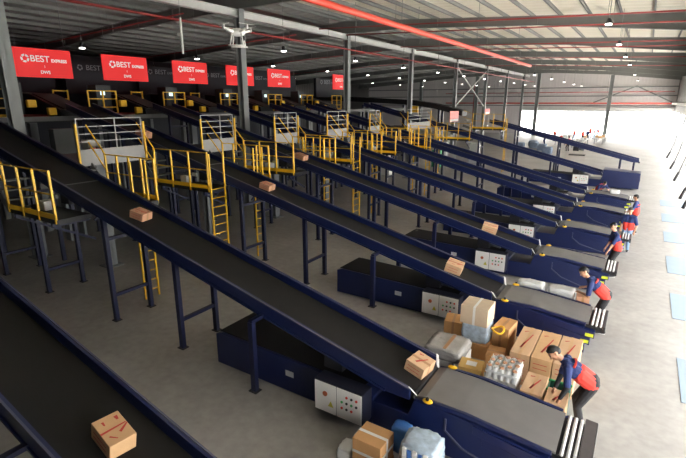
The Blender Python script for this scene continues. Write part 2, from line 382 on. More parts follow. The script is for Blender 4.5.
# ------------------------------------------------------------------ conveyors
SL = 0.243
YC = [2.6, 6.93, 11.76, 16.05, 20.3, 24.85, 28.7, 36.8, 41.3]
DX = [0, 0, .05, .17, .25, .33, .43, .65, 0]
HW = 0.635
def incline(i, x_top=-21.6, x_end=-2.7, lift=0.0, legs=(-5.95, -8.6, -11.3, -14.86, -17.7, -20.4), end_z=1.05):
    extra = ['carrying a red printed carton', 'a carton at its foot', 'two cartons on it', 'one carton near its foot', 'behind the third line', 'foot near the person in jeans', 'last of the close set', 'leading to a closed navy box', 'ending in mid air'][i]
    t = thing('inclined_conveyor', '%s navy inclined belt conveyor from the camera, %s' % (ORD[i], extra), 'conveyor', (DX[i], YC[i], 0))
    z = lambda x: end_z + lift + SL * (x_end - x)
    # belt (a slab) with dark underside
    MB().prism([(x_top, z(x_top) - .15), (x_end, z(x_end) - .15), (x_end, z(x_end) - .19), (x_top, z(x_top) - .19)], -HW + .1, HW - .1).build('belt', belt_dark, t)
    MB().prism([(x_top, z(x_top) - .23), (x_end - .3, z(x_end - .3) - .23), (x_end - .3, z(x_end - .3) - .27), (x_top, z(x_top) - .27)], -HW + .1, HW - .1).build('under_tray', black_metal, t)
    for s, lab in ((-1, 'near'), (1, 'far')):
        y0, y1 = (s * HW, s * (HW - .07))
        r = MB().prism([(x_top, z(x_top)), (x_end, z(x_end)), (x_end, z(x_end) - .2), (x_end - .45, z(x_end - .45) - .30), (x_top, z(x_top) - .30)], y0, y1)
        r.prism([(x_top, z(x_top) - .26), (x_end - .45, z(x_end - .45) - .26), (x_end - .45, z(x_end - .45) - .30), (x_top, z(x_top) - .30)], s * HW, s * (HW + .03))
        ro_ = r.build('side_rail', navy, t)
        MB().prism([(x_top, z(x_top) + .012), (x_end, z(x_end) + .012), (x_end, z(x_end) - .012), (x_top, z(x_top) - .012)], s * (HW + .008), s * (HW - .022)).build('edge_strip', mat('lighter_edge', (.07, .075, .12), .35), ro_)  # narrow strip in a lighter tone than the rail
        if x_end > -3 and lift == 0:
            MB().add([(x_end - .02, s * (HW - .0), z(x_end) + .04), (x_end + .02, s * (HW), z(x_end) + .02), (x_end + .09, s * (HW - .12), z(x_end) - .16), (x_end + .05, s * (HW - .12), z(x_end) - .14),
                      (x_end - .02, s * (HW - .02), z(x_end) + .04), (x_end + .02, s * (HW - .02), z(x_end) + .02), (x_end + .09, s * (HW - .14), z(x_end) - .16), (x_end + .05, s * (HW - .14), z(x_end) - .14)],
                     [(0, 1, 2, 3), (7, 6, 5, 4), (0, 4, 5, 1), (1, 5, 6, 2), (2, 6, 7, 3), (3, 7, 4, 0)]).build('guide_plate', white_m, t)
    # head roller and joint strip
    MB().tube((x_end + .02, -HW + .08, z(x_end) - .2), (x_end + .02, HW - .08, z(x_end) - .2), .055, seg=12).build('end_roller', black_metal, t, smooth=True)
    xj = -13.3
    MB().prism([(xj - .03, z(xj - .03) - .147), (xj + .03, z(xj + .03) - .147), (xj + .03, z(xj + .03) - .142), (xj - .03, z(xj - .03) - .142)], -HW + .1, HW - .1).build('belt_joint', mat('joint_grey', (.12, .12, .12), .5), t)
    for x in legs:
        zt_ = z(x) - .3
        for s in (-1, 1):
            yl = (-.60 if s < 0 else .46) if x < -7.5 or i == 8 else (-.95 if s < 0 else .72)
            l = MB().box((x - .06, yl - .05, 0.02), (x + .06, yl + .05, zt_)).build('leg', navy_dark, t)
            MB().box((x - .1, yl - .09, 0), (x + .1, yl + .09, .02)).build('foot_plate', black_metal, l)
        if x > -7.5 and i != 8: MB().box((x - .05, -.98, zt_ - .02), (x + .05, .76, zt_ + .05)).build('outrigger', navy_dark, t)
        if zt_ > 1.0 and (x < -7.5 or i == 8):
            MB().box((x - .04, -.56, .68), (x + .04, .42, .76)).build('cross_bar', navy_dark, t)
            if zt_ > 2.6: MB().box((x - .04, -.56, zt_ - .6), (x + .04, .42, zt_ - .52)).build('cross_bar', navy_dark, t)
    # drive motors hung on the near rail
    for x in (-13.2, -4.3) if i < 5 else (-4.3,):
        m_ = MB().box((x - .22, -HW + .12, z(x) - .62), (x + .18, -HW + .5, z(x) - .3)).build('drive_box', black_metal, t)
        MB().tube((x + .2, -HW + .25, z(x) - .46), (x + .55, -HW + .25, z(x) - .5), .09, seg=10).build('motor', mat('motor_grey', (.10, .11, .12), .4), m_, smooth=True)
        if x < -10:
            MB().box((x - .5, -HW + .02, z(x) - .5), (x - .26, -HW + .08, z(x) - .38)).build('junction_box', lgrey, t)
    return t, z
ZB = {}
for i in range(9):
    if i == 8: t, z = incline(8, -11.2, 0.0, 0.0, (-1.2, -.3, -5.6, -9.0), 1.56)
    elif i == 7: t, z = incline(7)
    else: t, z = incline(i)
    ZB[i] = z

def telescopic(i):
    ends = ['', 'by the foreground worker', 'by the worker in shorts', 'with a worker leaning on it', 'by the person in jeans', 'by the farthest standing worker', 'under a reaching arm', 'closed like a box'][i]
    t = thing('telescopic_loader', '%s navy loading conveyor at an incline foot, %s' % (['', 'nearest', 'second', 'third', 'fourth', 'fifth', 'sixth', 'farthest'][i], ends), 'conveyor', (DX[i], YC[i], 0))
    w = .62
    e = (0, .03, -.05, -.15, .02, -.12, -.17, -.3)[i]
    # rear housing under the incline
    MB().prism([(-7.38, .03), (-3.4, .03), (-3.4, .62), (-3.6, .72), (-7.2, .80), (-7.38, .74)], -w, w).build('rear_housing', navy, t, bevel=.01)
    MB().prism([(-7.3, .803), (-3.62, .723), (-3.62, .735), (-7.3, .815)], -w + .06, w - .06).build('lower_belt', belt_dark, t)
    # front body
    MB().prism([(-3.4, .04), (-.52 + e, .04), (-.52 + e, .68), (-1.8, .84), (-2.3, .88), (-2.62, .86), (-2.72, .55), (-3.4, .55)], -w, w).build('front_body', navy, t, bevel=.012)
    # nested boom stages on both sides, ending further and further forward
    for s in (-1, 1):
        for k_, (xa, xb, za, zb, za2, yy) in enumerate(((-1.3, -.46, .05, .26, .36, w + .004), (-1.45, -.37, .28, .45, .50, w + .018), (-1.6, -.29, .47, .63, .66, w + .032))):
            st = MB().prism([(xa, za2), (xb + e, za), (xb + e, zb), (xa, za2 + .14)], s * .46, s * yy).build('boom_stage', navy, t, bevel=.006)
            MB().box((xb + e - .19, s * yy, zb - .13), (xb + e - .02, s * (yy + .004), zb - .05)).build('label_plate', label_y, st)
        # groove strips pressed in the side plate
        g = MB().bar((-2.05, s * (w + .01), .52), (-1.75, s * (w + .01), .30), .02, .03).bar((-1.75, s * (w + .01), .30), (-1.0 + e, s * (w + .01), .12), .02, .03).bar((-2.05, s * (w + .01), .52), (-2.05, s * (w + .01), .74), .02, .03)
        g.build('pressed_rib', MATS['lighter_edge'], t)  # ribs in a lighter tone than the side plate
        MB().prism([(-2.62, .88), (-2.3, .93), (-1.75, .93), (-.5 + e, .79), (-.5 + e, .75), (-1.75, .86), (-2.3, .86), (-2.62, .8)], s * .54, s * .60).build('belt_guard', navy, t)
        # yellow half round emergency buttons either side of the belt start
        y_ = MB().ball((-2.38, s * .60, .925), .09, 14, 8, (1, .62, .45)).build('warning_guard', yellow, t, smooth=True)
        MB().tube((-2.38, s * .61, .96), (-2.38, s * .63, .99), .03, seg=10).build('button', black_metal, y_)
    # pale belt
    prof = [(-2.6, .90), (-2.45, .93), (-1.85, .915), (-.45 + e, .78)]
    MB().prism(prof + [(x, zz - .04) for x, zz in prof[::-1]], -.52, .52).build('belt', belt_grey, t)
    for k_ in range(3):
        xx = -.375 + e + .088 * k_
        MB().tube((xx, -.5, .752 - .008 * k_), (xx, .5, .755 - .004 * k_), .026, seg=12).build('end_roller', white_m, t, smooth=True)
    MB().prism([(-.5 + e, .715), (-.16 + e, .705), (-.16 + e, .62), (-.5 + e, .62)], -.5, .5).build('roller_tray', black_metal, t)
    if i > 1: MB().prism([(-.155 + e, .76), (-.10 + e, .755), (-.10 + e, .60), (-.155 + e, .60)], -.54, .54).build('end_frame', black_metal, t, bevel=.008)
    else: MB().prism([(-.155 + e, .775), (.02 + e, .76), (.02 + e, .68), (-.155 + e, .68)], -.56, .56).build('front_bumper', mat('bumper_rubber', (.05, .042, .04), .6, vary=.3, scale=9), t, bevel=.01)
    if i == 1:
        MB().box((.022 + e, -.55, .69), (.034 + e, .55, .765)).build('bumper_edge', alu, t)
    # control cabinet on the rear housing's near side
    cb = MB().box((-4.45, -.94, .2), (-3.42, -w, .83)).build('control_cabinet', mat('cabinet_black', (.012, .014, .03), .5), t, bevel=.008)
    MB().box((-4.43, -.955, .22), (-3.97, -.94, .81)).box((-3.955, -.955, .22), (-3.44, -.94, .81)).build('cabinet_door', white_m, cb, bevel=.004)
    MB().tube((-4.2, -.97, .6), (-4.2, -.955, .6), .05, seg=12).build('rotary_switch', mat('switch_red', (.45, .12, .05), .4), cb)
    MB().add([(-4.14, -.957, .36), (-4.02, -.957, .36), (-4.08, -.957, .48), (-4.14, -.955, .36), (-4.02, -.955, .36), (-4.08, -.955, .48)], [(0, 1, 2), (5, 4, 3), (0, 3, 4, 1), (1, 4, 5, 2), (2, 5, 3, 0)]).build('warning_sticker', mat('sticker', (.55, .5, .05), .5), cb)
    for r_ in range(3):
        for c_ in range(4):
            mm = [mat('knob_black', (.02, .02, .02), .4), green_b, red_b, mat('knob_black', (.02, .02, .02), .4)][(r_ + c_ * 2) % 4]
            if (r_, c_) in ((0, 0), (2, 3)): continue
            MB().tube((-3.84 + .1 * c_, -.968, .68 - .12 * r_), (-3.84 + .1 * c_, -.955, .68 - .12 * r_), .024, seg=10).build('push_button', mm, cb)
    MB().box((-5.4, -w - .01, .38), (-5.2, -w, .5)).build('name_plate', lgrey, t)
    return t
for i in range(1, 8):
    t = telescopic(i)
    if i == 7: MB().prism([(-2.62, .1), (-.42, .1), (-.42, 1.14), (-2.62, 1.26)], -.7, .7).build('closed_cover', navy, t, bevel=.02)

# ------------------------------------------------------------------ decks, stairs, landings, ladders
def rail_run(t, pts, z0, top, mids, post_w=.05, part='rail', m=yellow):
    for (xa, ya), (xb, yb) in zip(pts, pts[1:]):
        for zz in [top] + mids: MB().bar((xa, ya, zz), (xb, yb, zz), .035, .035).build(part, m, t)
def deck(i, side, xa=-14.1, xb=-11.6, z=2.95, lbl=None):
    yc = YC[i] if i < len(YC) else YC[-1] + 4.4
    if side < 0: yi, yo = yc - HW - .08, yc - 1.55
    else: yi, yo = yc + HW + .06, yc + 1.28
    label = lbl or 'yellow railed service deck on the %s side of the %s inclined conveyor' % ('near' if side < 0 else 'far', ORD[i])
    t = thing('service_deck', label, 'platform', (DX[i] if i < 8 else 0, 0, 0))
    MB().box((xa, yi, z - .12), (xb, yo, z)).build('deck_plate', dark_thing, t)
    MB().box((xa, yo - .012, z), (xb, yo + .012, z + .13)).build('toe_board', yellow, t)
    n = 4 if side < 0 else 5
    for k_ in range(n):
        x = xa + .05 + (xb - xa - .1) * k_ / (n - 1)
        MB().box((x - .025, yo - .025, z - .1), (x + .025, yo + .025, z + 1.2)).build('post', yellow, t)
    for zz in (z + 1.18, z + .62): MB().bar((xa + .05, yo, zz), (xb - .05, yo, zz), .03, .03).build('rail', yellow, t)
    for x in (xa + .3, xb - .3):
        yr = yc + side * HW
        MB().bar((x, yo, z - .17), (x, yr, z - .17), .08, .1).build('bracket', navy_dark, t)
        MB().bar((x, yo, z - .2), (x, yr - side * .1, z - .75), .06, .06).build('bracket_strut', navy_dark, t)
    if side < 0:
        MB().box((xa + .9, yo + .35, z), (xa + 1.2, yo + .6, z + .25)).build('junction_box', lgrey, t, bevel=.01)
    # stair down from the landing (higher, at smaller x)
    zl = 3.85
    for k_ in range(3):
        xx = xa - .12 - .22 * k_; zz = z + .225 * (k_ + 1)
        MB().box((xx - .12, yi, zz - .04), (xx + .12, yo, zz)).build('tread', steel_d, t)
    for zz in (1.15, .62):
        MB().bar((xa - .78, yo, zl + zz), (xa + .05, yo, z + zz + .05), .03, .03).build('stair_rail', yellow, t)
    MB().bar((xa - .78, yo, zl - .1), (xa + .05, yo, z - .05), .03, .2).build('stair_stringer', steel_d, t)
    return t
def ladder(x, y0, y1, label, ztop=4.1):
    t = thing('ladder', label, 'ladder', (x, (y0 + y1) / 2, 0))
    h = (y1 - y0) / 2
    for s in (-1, 1): MB().box((-.025, s * h - .02, 0), (.025, s * h + .02, ztop)).build('stile', yellow, t)
    zz = .25
    while zz < 3.0:
        MB().tube((0, -h, zz), (0, h, zz), .016, seg=6).build('rung', yellow, t); zz += .3
    return t
def landing(i):
    y0, y1 = YC[i] + .95, YC[i + 1] - 1.6
    if i == 6: y0, y1 = 31.0, 35.2
    dx = (DX[i] + DX[i + 1]) / 2
    nm = 'between the %s and %s inclined conveyors' % (ORD[i], ORD[i + 1])
    t = thing('landing_bridge', 'white railed landing with grey fascia ' + nm, 'platform', (dx, 0, 0))
    xf = -14.9
    MB().box((xf - 3.0, y0, 3.73), (xf, y1, 3.85)).build('deck_plate', dark_thing, t)
    MB().box((xf, y0, 3.72), (xf + .03, y1, 4.24)).build('fascia', mat('fascia_grey', (.33, .33, .32), .5, vary=.1), t)
    for y in (y0 + .02, (y0 + y1) / 2 + .15, y1 - .02): MB().box((xf - .015, y - .015, 4.24), (xf + .015, y + .015, 5.2)).build('rail_post', rail_grey, t)
    for z in (5.19, 4.95, 4.72, 4.48): MB().box((xf - .012, y0, z - .012), (xf + .012, y1, z + .012)).build('rail', rail_grey, t)
    for y in (y0 - .04, y1 + .04): MB().box((xf + .02, y - .03, 3.7), (xf + .08, y + .03, 5.05)).build('end_post', yellow, t)
    for x, yy in ((xf - 2.7, y0 + .3), (xf - 2.7, y1 - .3)):
        MB().box((x - .06, yy - .06, 0), (x + .06, yy + .06, 3.73)).build('leg', navy_dark, t)
    c = column(-15.6, (y0 + y1) / 2 - .2, 3.7, .3, 'support_column')
    c.location.x = -15.6 + dx
    tag(c, 'short grey steel column under the landing ' + nm, 'column')
for i in range(0, 8):
    if i != 7: landing(i)
for i in range(1, 8): deck(i, -1, -14.1 - (.4 if i > 1 else 0), -11.6 - (.12 if i > 1 else 0))
for i in range(1, 7): deck(i, +1)
for i in range(1, 7): ladder(-11.85 + DX[i], YC[i] + .67, YC[i] + 1.13, 'yellow ladder standing on the far side of the %s inclined conveyor' % ORD[i])
for i in (2, 4, 6): ladder(-11.62 + DX[i], YC[i] - 1.6, YC[i] - 1.0, 'yellow ladder standing on the near side of the %s inclined conveyor' % ORD[i])
# elevated deck of the last line
deck(8, -1, -12.4, -9.7, 3.55, 'yellow railed deck beside the farthest conveyor ending in mid air')
ladder(-9.6, YC[8] - 1.5, YC[8] - 1.05, 'yellow ladder below the deck of the farthest conveyor', 4.4)

# ------------------------------------------------------------------ upper sorting level
t = thing('sorting_mezzanine', 'dark sorting level behind the conveyor heads below the red signs', 'platform', (0, 0, 0))
MB().box((-31.5, 0, 4.85), (-21.7, 46, 5.05)).build('deck_plate', dark_thing, t)
MB().box((-21.75, 0, 4.9), (-21.68, 46, 5.1)).build('edge_beam', mat('edge_grey', (.12, .12, .12), .5), t)
for y in range(2, 46, 4):
    for x in (-22.4, -26.5, -31): MB().box((x - .12, y - .12, 0), (x + .12, y + .12, 4.85)).build('leg', steel, t)
for i in range(0, 8):
    y = YC[i] if i < 7 else 33.0
    t = thing('sorter_head', 'dark sorting machine head feeding the %s chute line under its sign' % ORD[i], 'machine', (-22, y, 5.05))
    MB().prism([(-.05, .02), (-5.5, .02), (-5.5, 1.15), (-2.6, 1.0), (-.1, .32)], -.62, .62).build('feed_frame', dark_thing, t)
    MB().prism([(.0, .34), (-2.6, 1.01), (-2.6, 1.05), (.0, .38)], -.5, .5).build('feed_belt', mat('feed_grey', (.05, .05, .055), .85), t)
    for yy, xx, zz in ((-.85, -.3, .08), (-1.5, -.6, .42)):
        c = MB().box((xx - .12, yy - .2, zz), (xx + .1, yy + .16, zz + .33)).build('motor_cover', yellow, t, bevel=.04)
    MB().box((-1.2, -2.0, 0), (-.9, -.7, .12)).build('cable_tray', mat('tray_red', (.35, .05, .04), .5), t)
    MB().box((-3.0, -1.9, .0), (-2.2, -1.1, 1.5)).build('electric_cabinet', mat('dark_cabinet', (.04, .045, .05), .5), t)
    MB().box((-2.19, -1.7, 1.0), (-2.18, -1.45, 1.2)).build('status_screen', mat('screen', (.6, .8, .75), .4, emit=1.2), t)
    # yellow guard rail of this bay
    g = thing('guard_rail', 'yellow guard rail on the sorting level beside the %s sorter head' % ORD[i], 'railing', (-23, y, 5.05))
    for yy in (1.25, 2.0, 2.7): MB().box((-.03, yy - .03, 0), (.03, yy + .03, 1.2)).build('post', yellow, g)
    for zz in (1.18, .8, .4): MB().box((-.02, 1.25, zz - .02), (.02, 2.7, zz + .02)).build('rail', yellow, g)
    MB().box((-.02, 1.25, .02), (.02, 2.7, .14)).build('toe_board', yellow, g)
    g = thing('guard_rail', 'low yellow gate rail high at the back beside the %s sorter head' % ORD[i], 'railing', (-25.2, y, 5.05))
    for yy in (.75, 1.45): MB().box((-.03, yy - .03, 0), (.03, yy + .03, 1.25)).build('post', yellow, g)
    for zz in (1.2, .8): MB().box((-.02, .75, zz - .03), (.02, 1.45, zz + .03)).build('rail', yellow, g)
# black partition behind the sorting level
struct(MB().box((-31.9, -2, 0), (-31.6, 37.5, 8.6)).build('wall_back', board_dk))
# dark boards with grey lettering
def logo(parent, y, z, s, material, x):
    mb = MB()
    for k_ in range(5):
        a0 = 2 * pi * k_ / 5 + .3
        pts_o = [(cos(a0 + d) * s, sin(a0 + d) * s) for d in (0, .3, .6, .95)]
        pts_i = [(cos(a0 + d) * s * .52, sin(a0 + d) * s * .52) for d in (1.1, .75, .45, .15)]
        poly = pts_o + pts_i; n = len(poly)
        mb.add([(x, y + p[0], z + p[1]) for p in poly] + [(x + .006, y + p[0], z + p[1]) for p in poly], [tuple(range(n)), tuple(range(2 * n - 1, n - 1, -1))] + [(q, (q + 1) % n, (q + 1) % n + n, q + n) for q in range(n)])
    mb.build('logo', material, parent)
def sign(i, y0, x=-25.0):
    nth = ['leftmost', 'second from left', 'third from left', 'fourth, partly behind the grey column', 'fifth from left', 'rightmost, half behind a column'][i]
    t = thing('hanging_sign', 'red hanging sign board with white company lettering, ' + nth, 'sign', (x, y0 + 1.36, 6.85))
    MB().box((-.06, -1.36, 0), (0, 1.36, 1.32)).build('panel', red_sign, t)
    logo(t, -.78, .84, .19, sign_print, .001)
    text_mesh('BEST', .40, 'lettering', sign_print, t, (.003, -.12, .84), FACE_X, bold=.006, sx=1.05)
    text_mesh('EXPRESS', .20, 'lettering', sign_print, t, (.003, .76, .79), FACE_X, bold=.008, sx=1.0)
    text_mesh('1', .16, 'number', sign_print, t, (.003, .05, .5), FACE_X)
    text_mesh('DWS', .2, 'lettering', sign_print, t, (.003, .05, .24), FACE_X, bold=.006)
    for yy in (-1.1, 1.1): MB().tube((-.03, yy, 1.32), (-.03, yy, 4.2), .012, seg=5).build('hanger', steel, t)
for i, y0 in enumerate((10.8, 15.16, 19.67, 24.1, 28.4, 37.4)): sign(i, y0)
for i, (ya, yb) in enumerate(((10.2, 14.6), (15.2, 19.4), (20.0, 24.2), (25.0, 29.2), (30.0, 36.9), (40.3, 45.8))):
    x = -29.0
    t = thing('hanging_sign', 'dark navy lettered board behind the red signs, %s' % ['first from left', 'second from left', 'third from left', 'fourth from left', 'fifth from left', 'rightmost, standing free before the pale wall'][i], 'sign', (x, (ya + yb) / 2, 6.3))
    hw = (yb - ya) / 2
    MB().box((-.3, -hw, -.1), (0, hw, 1.75)).build('panel', board_dk, t)
    sc = 1.0 if i < 5 else 1.25
    y_ = -hw + .95
    logo(t, y_, 1.4, .17 * sc, logo_grey, .002)
    text_mesh('BEST', .42 * sc, 'lettering', logo_grey, t, (.004, y_ + .82 * sc, 1.4), FACE_X, sx=1.05)
    text_mesh('EXPRESS', .22 * sc, 'lettering', logo_grey, t, (.004, y_ + 1.78 * sc, 1.36), FACE_X)
    for yy in (-hw + .2, hw - .2): MB().tube((-.1, yy, 1.75), (-.1, yy, 4.5), .012, seg=5).build('hanger', steel, t)
# overhead feed conveyor at the far end
mb = MB()
prof = [(-34, 6.4), (-28, 6.25), (-21, 5.9), (-18.5, 5.55), (-15.5, 4.85)]
mb.prism(prof + [(x, z - .5) for x, z in prof[::-1]], -.7, .7)
t = thing('overhead_feeder', 'long black overhead feed conveyor behind the farthest line', 'conveyor', (0, 47, 0))
mb.build('frame', dark_thing, t)
for x in (-33, -27, -22, -18): MB().box((x - .1, -.6, 0), (x + .1, -.4, 5.4)).build('leg', navy_dark, t); MB().box((x - .1, .4, 0), (x + .1, .6, 5.4)).build('leg', navy_dark, t)
for x in (-25, -21): MB().box((x - .3, -.9, 4.6), (x + .8, -.72, 5.3)).build('guard_panel', yellow, t)
# faded red-white boards at the far decks
for i, (ya, yb, x, za, zb) in enumerate(((38.7, 40.9, -14.0, 4.05, 4.95), (40.6, 42.0, -11.6, 4.65, 5.15))):
    t = thing('sign_board', ['faded red and white board on the railing before the farthest conveyor', 'small faded red and white board above the far yellow deck'][i], 'sign', (x, (ya + yb) / 2, 0))
    hw = (yb - ya) / 2
    MB().box((-.03, -hw, za), (0, hw, zb)).build('panel', mat('faded_red', (.75, .22, .19), .5, vary=.25, scale=2), t)
    MB().box((.001, -hw + .1, za + .05), (.004, hw - .1, za + .22)).build('white_band', white_print, t)
    for yy in (-hw + .1, hw - .1): MB().box((-.06, yy - .03, 0 if i == 0 else 3.55), (-.03, yy + .03, zb)).build('post', lgrey, t)

# ------------------------------------------------------------------ dock side: floor paint and swing arms
for i, (ya, yb) in enumerate(((10.2, 12.15), (14.55, 16.6), (18.7, 20.85), (23.1, 25.0), (27.2, 29.2), (31.4, 33.4))):
    o = MB().box((1.38, ya, .0), (2.9, yb, .012)).build('floor_mat', mat_blue)
    tag(o, 'pale blue rectangle on the bright floor by the dock side, %s from the camera' % ORD[i], 'floor mat')
def swing_arm(y, nth):
    t = thing('dock_swing_arm', 'white dock arm with a black grip hanging by the right edge, %s from the camera' % nth, 'dock arm', (2.0, y, 0))
    MB().tube((.95, .9, 5.25), (.12, .1, 1.62), .05, .045, seg=10).build('arm', mat('arm_grey', (.13, .13, .13), .5), t, smooth=True)
    MB().tube((.12, .1, 1.62), (-.06, -.08, 1.12), .075, .07, seg=10).build('grip', black_metal, t, smooth=True)
    MB().tube((.9, .9, 5.25), (1.575, .9, 5.25), .06, seg=8).build('pivot', MATS['arm_grey'], t, smooth=True)
    MB().tube((.65, .6, 4.0), (1.575, .9, 4.6), .02, seg=6).build('cable', steel, t)
for y, n in zip((21.4, 25.2, 27.7, 34.1, 40.2, 48.1), ('nearest', 'second', 'third', 'fourth', 'fifth', 'sixth')): swing_arm(y, n)
tag(MB().box((3.0, 18, 5.32), (3.25, 90, 5.6)).build('dock_rail', lgrey), 'pale horizontal rail along the dock openings on the right', 'rail')

# ------------------------------------------------------------------ parcels
def carton(name, label, cat, c, size, m_, rotz=0, tapes='x', tm=None, marks=True, group=None, band=None, arrow=None):
    sx, sy, sz = size
    t = thing(name, label, cat, c, rotz, group)
    MB().box((-sx / 2, -sy / 2, 0), (sx / 2, sy / 2, sz)).build('box', m_, t, bevel=.008)
    tm = tm or tape_b
    e = .0025; w = .028
    if 'x' in tapes: MB().box((-sx / 2 - e, -w, -.0), (sx / 2 + e, w, sz + e)).build('tape', tm, t)
    if 'y' in tapes: MB().box((-w, -sy / 2 - e, -.0), (w, sy / 2 + e, sz + e)).build('tape', tm, t)
    if 'h' in tapes: MB().box((-sx / 2 - e, -sy / 2 - e, sz * .42), (sx / 2 + e, sy / 2 + e, sz * .42 + .05)).build('tape', tm, t)
    if marks:
        mk = MB(); zt_ = sz + .0035
        def q(x0, y0, x1, y1, wd):
            d = Vector((x1 - x0, y1 - y0, 0)); n = Vector((-d.y, d.x, 0)).normalized() * wd / 2
            a = Vector((x0, y0, zt_)); b = Vector((x1, y1, zt_))
            mk.add([a + n, b + n * .5, b - n * .5, a - n] + [p - Vector((0, 0, .003)) for p in (a + n, b + n * .5, b - n * .5, a - n)], [(0, 1, 2, 3), (7, 6, 5, 4), (0, 4, 5, 1), (1, 5, 6, 2), (2, 6, 7, 3), (3, 7, 4, 0)])
        if arrow == 'check':
            q(-.12 * sx, -.28 * sy, -.02 * sx, -.05 * sy, .05 * min(sx, sy) + .012); q(-.12 * sx, -.28 * sy, .2 * sx, .25 * sy, .05 * min(sx, sy) + .02)
            q(-.3 * sx, .3 * sy, -.1 * sx, .34 * sy, .03)
        elif arrow == 'ribbon':
            q(.02 * sx, -.5 * sy, -.02 * sx, .46 * sy, .03); q(.2 * sx, .1 * sy, .02 * sx, .48 * sy, .035)
            q(-.34 * sx, -.2 * sy, -.2 * sx, -.2 * sy, .03); q(-.36 * sx, .3 * sy, -.22 * sx, .3 * sy, .05); q(.2 * sx, -.3 * sy, .36 * sx, -.1 * sy, .02)
        else:
            q(-.48 * sx, -.06 * sy, .42 * sx, .04 * sy, .024); q(.1 * sx, -.16 * sy, .46 * sx, .05 * sy, .03)
            q(-.38 * sx, .22 * sy, -.2 * sx, .22 * sy, .022); q(.22 * sx, .3 * sy, .36 * sx, .3 * sy, .03); q(-.2 * sx, -.3 * sy, .0 * sx, -.32 * sy, .02)
        # side print
        for s in (-1,):
            for k_ in range(2):
                mk.box((-.36 * sx, s * (sy / 2 + .003), sz * (.3 + .3 * k_)), (.3 * sx, s * (sy / 2), sz * (.34 + .3 * k_)))
        mk.build('red_print', print_red, t)
    return t
def bag(name, label, c, size, m_, seed=0, m2=None, cat='parcel', group=None, rotz=0):
    """a puffy wrapped bundle: subdivided box, inflated and wrinkled"""
    rnd = random.Random(seed); sx, sy, sz = size; n = 7
    bm = bmesh.new(); bmesh.ops.create_cube(bm, size=1.0)
    bmesh.ops.subdivide_edges(bm, edges=bm.edges[:], cuts=n, use_grid_fill=True)
    for v in bm.verts:
        x, y, z = v.co * 2
        f = 1 - .035 * (abs(x * y) ** 2 + abs(y * z) ** 2 + abs(x * z) ** 2)
        j = Vector((rnd.uniform(-1, 1), rnd.uniform(-1, 1), rnd.uniform(-1, 1))) * .022
        v.co = Vector((x / 2 * sx * f, y / 2 * sy * f, (z / 2 * f + .5) * sz)) + j * min(1, max(sx, sy))
        if v.co.z < 0: v.co.z = 0
    me = bpy.data.meshes.new(name); bm.to_mesh(me); bm.free(); me.materials.append(m_)
    for p in me.polygons: p.use_smooth = True
    t = thing(name, label, cat, c, rotz, group)
    o = bpy.data.objects.new('wrap', me); COL.objects.link(o); o.parent = t
    if m2:
        MB().box((-sx * .3, -sy * .2, sz * .985), (sx * .05, sy * .15, sz * 1.03)).build('label', m2, t, bevel=.01)
    return t
def on_belt(i, x, dy=0):   # point on the inclined belt surface, world
    return (x + DX[i], YC[i] + dy, ZB[i](x) - .147)
PT = math.atan(SL)
def belt_box(i, x, size, m_, label, dy=0, rot=0.0, **kw):
    t = carton('carton', label, 'box', on_belt(i, x, dy), size, m_, **kw)
    t.rotation_euler = (Matrix.Rotation(PT, 4, 'Y') @ Matrix.Rotation(rot, 4, 'Z')).to_euler()
    return t
belt_box(0, -5.16, (.48, .34, .24), kraft, 'kraft carton with red print on the front left conveyor', dy=.02, rot=radians(-6), tapes='', marks=True, arrow='ribbon')
belt_box(1, -10.6, (.42, .34, .2), kraft_p, 'small brown carton high on the second conveyor from the camera', rot=.2)
belt_box(1, -2.88, (.38, .44, .22), kraft_l, 'carton at the foot of the second conveyor, about to reach the grey belt', dy=.16, rot=-.12, arrow='check')
belt_box(1, -18.9, (.5, .36, .2), kraft_p, 'pinkish carton at the very top left on the second conveyor', dy=.05)
belt_box(2, -10.65, (.42, .36, .2), kraft_p, 'small carton at the middle of the third conveyor', rot=.1)
belt_box(2, -3.95, (.44, .5, .24), kraft_l, 'carton near the foot of the third conveyor', dy=.03, rot=.15)
belt_box(3, -12.6, (.5, .36, .22), kraft_p, 'small carton high on the fourth conveyor from the camera')
belt_box(3, -4.3, (.5, .5, .24), kraft_l, 'carton near the foot of the fourth conveyor', rot=.2)
belt_box(2, -16.9, (.5, .4, .24), kraft_p, 'small carton at the top of the third conveyor behind the white railing', dy=-.2)

# piles between the first two loaders
P = 'red printed cartons between the two nearest loaders'
def pile_box(label, x0_, x1_, y0_, y1_, z0_, z1_, m_, **kw):
    return carton('carton', label, 'box', ((x0_ + x1_) / 2, (y0_ + y1_) / 2, z0_), (x1_ - x0_, y1_ - y0_, z1_ - z0_), m_, **kw)
for lev, (za, zb) in enumerate(((0, .36), (.362, .70))):
    top = lev == 1
    for cn, xa, xb in (('left', -1.70, -1.31), ('middle', -1.29, -.89), ('right', -.87, -.46)):
        pile_box('long printed carton, %s column, %s layer of the pile by the second loader' % (cn, 'top' if top else 'bottom'), xa, xb, 9.12, 10.45, za, zb, kraft_l if (cn != 'middle') else kraft, tapes='y' if top else '', tm=kraft, arrow='check')
for za, zb, ln in ((0, .30, 'bottom'), (.302, .62, 'top')):
    pile_box('printed carton left of the foreground worker\'s arm, %s of the front pile' % ln, -1.24, -.86, 7.95, 8.68, za, zb, kraft_l, tapes='y' if zb > .5 else '', tm=kraft, arrow='check')
pile_box('carton under the foreground worker\'s hands, top of the front pile', -.82, -.46, 7.85, 8.35, .302, .62, kraft_l, tapes='', arrow='check')
pile_box('carton under the foreground worker\'s hands, bottom of the front pile', -.82, -.46, 7.85, 8.35, 0, .30, kraft_l, tapes='', arrow='check')
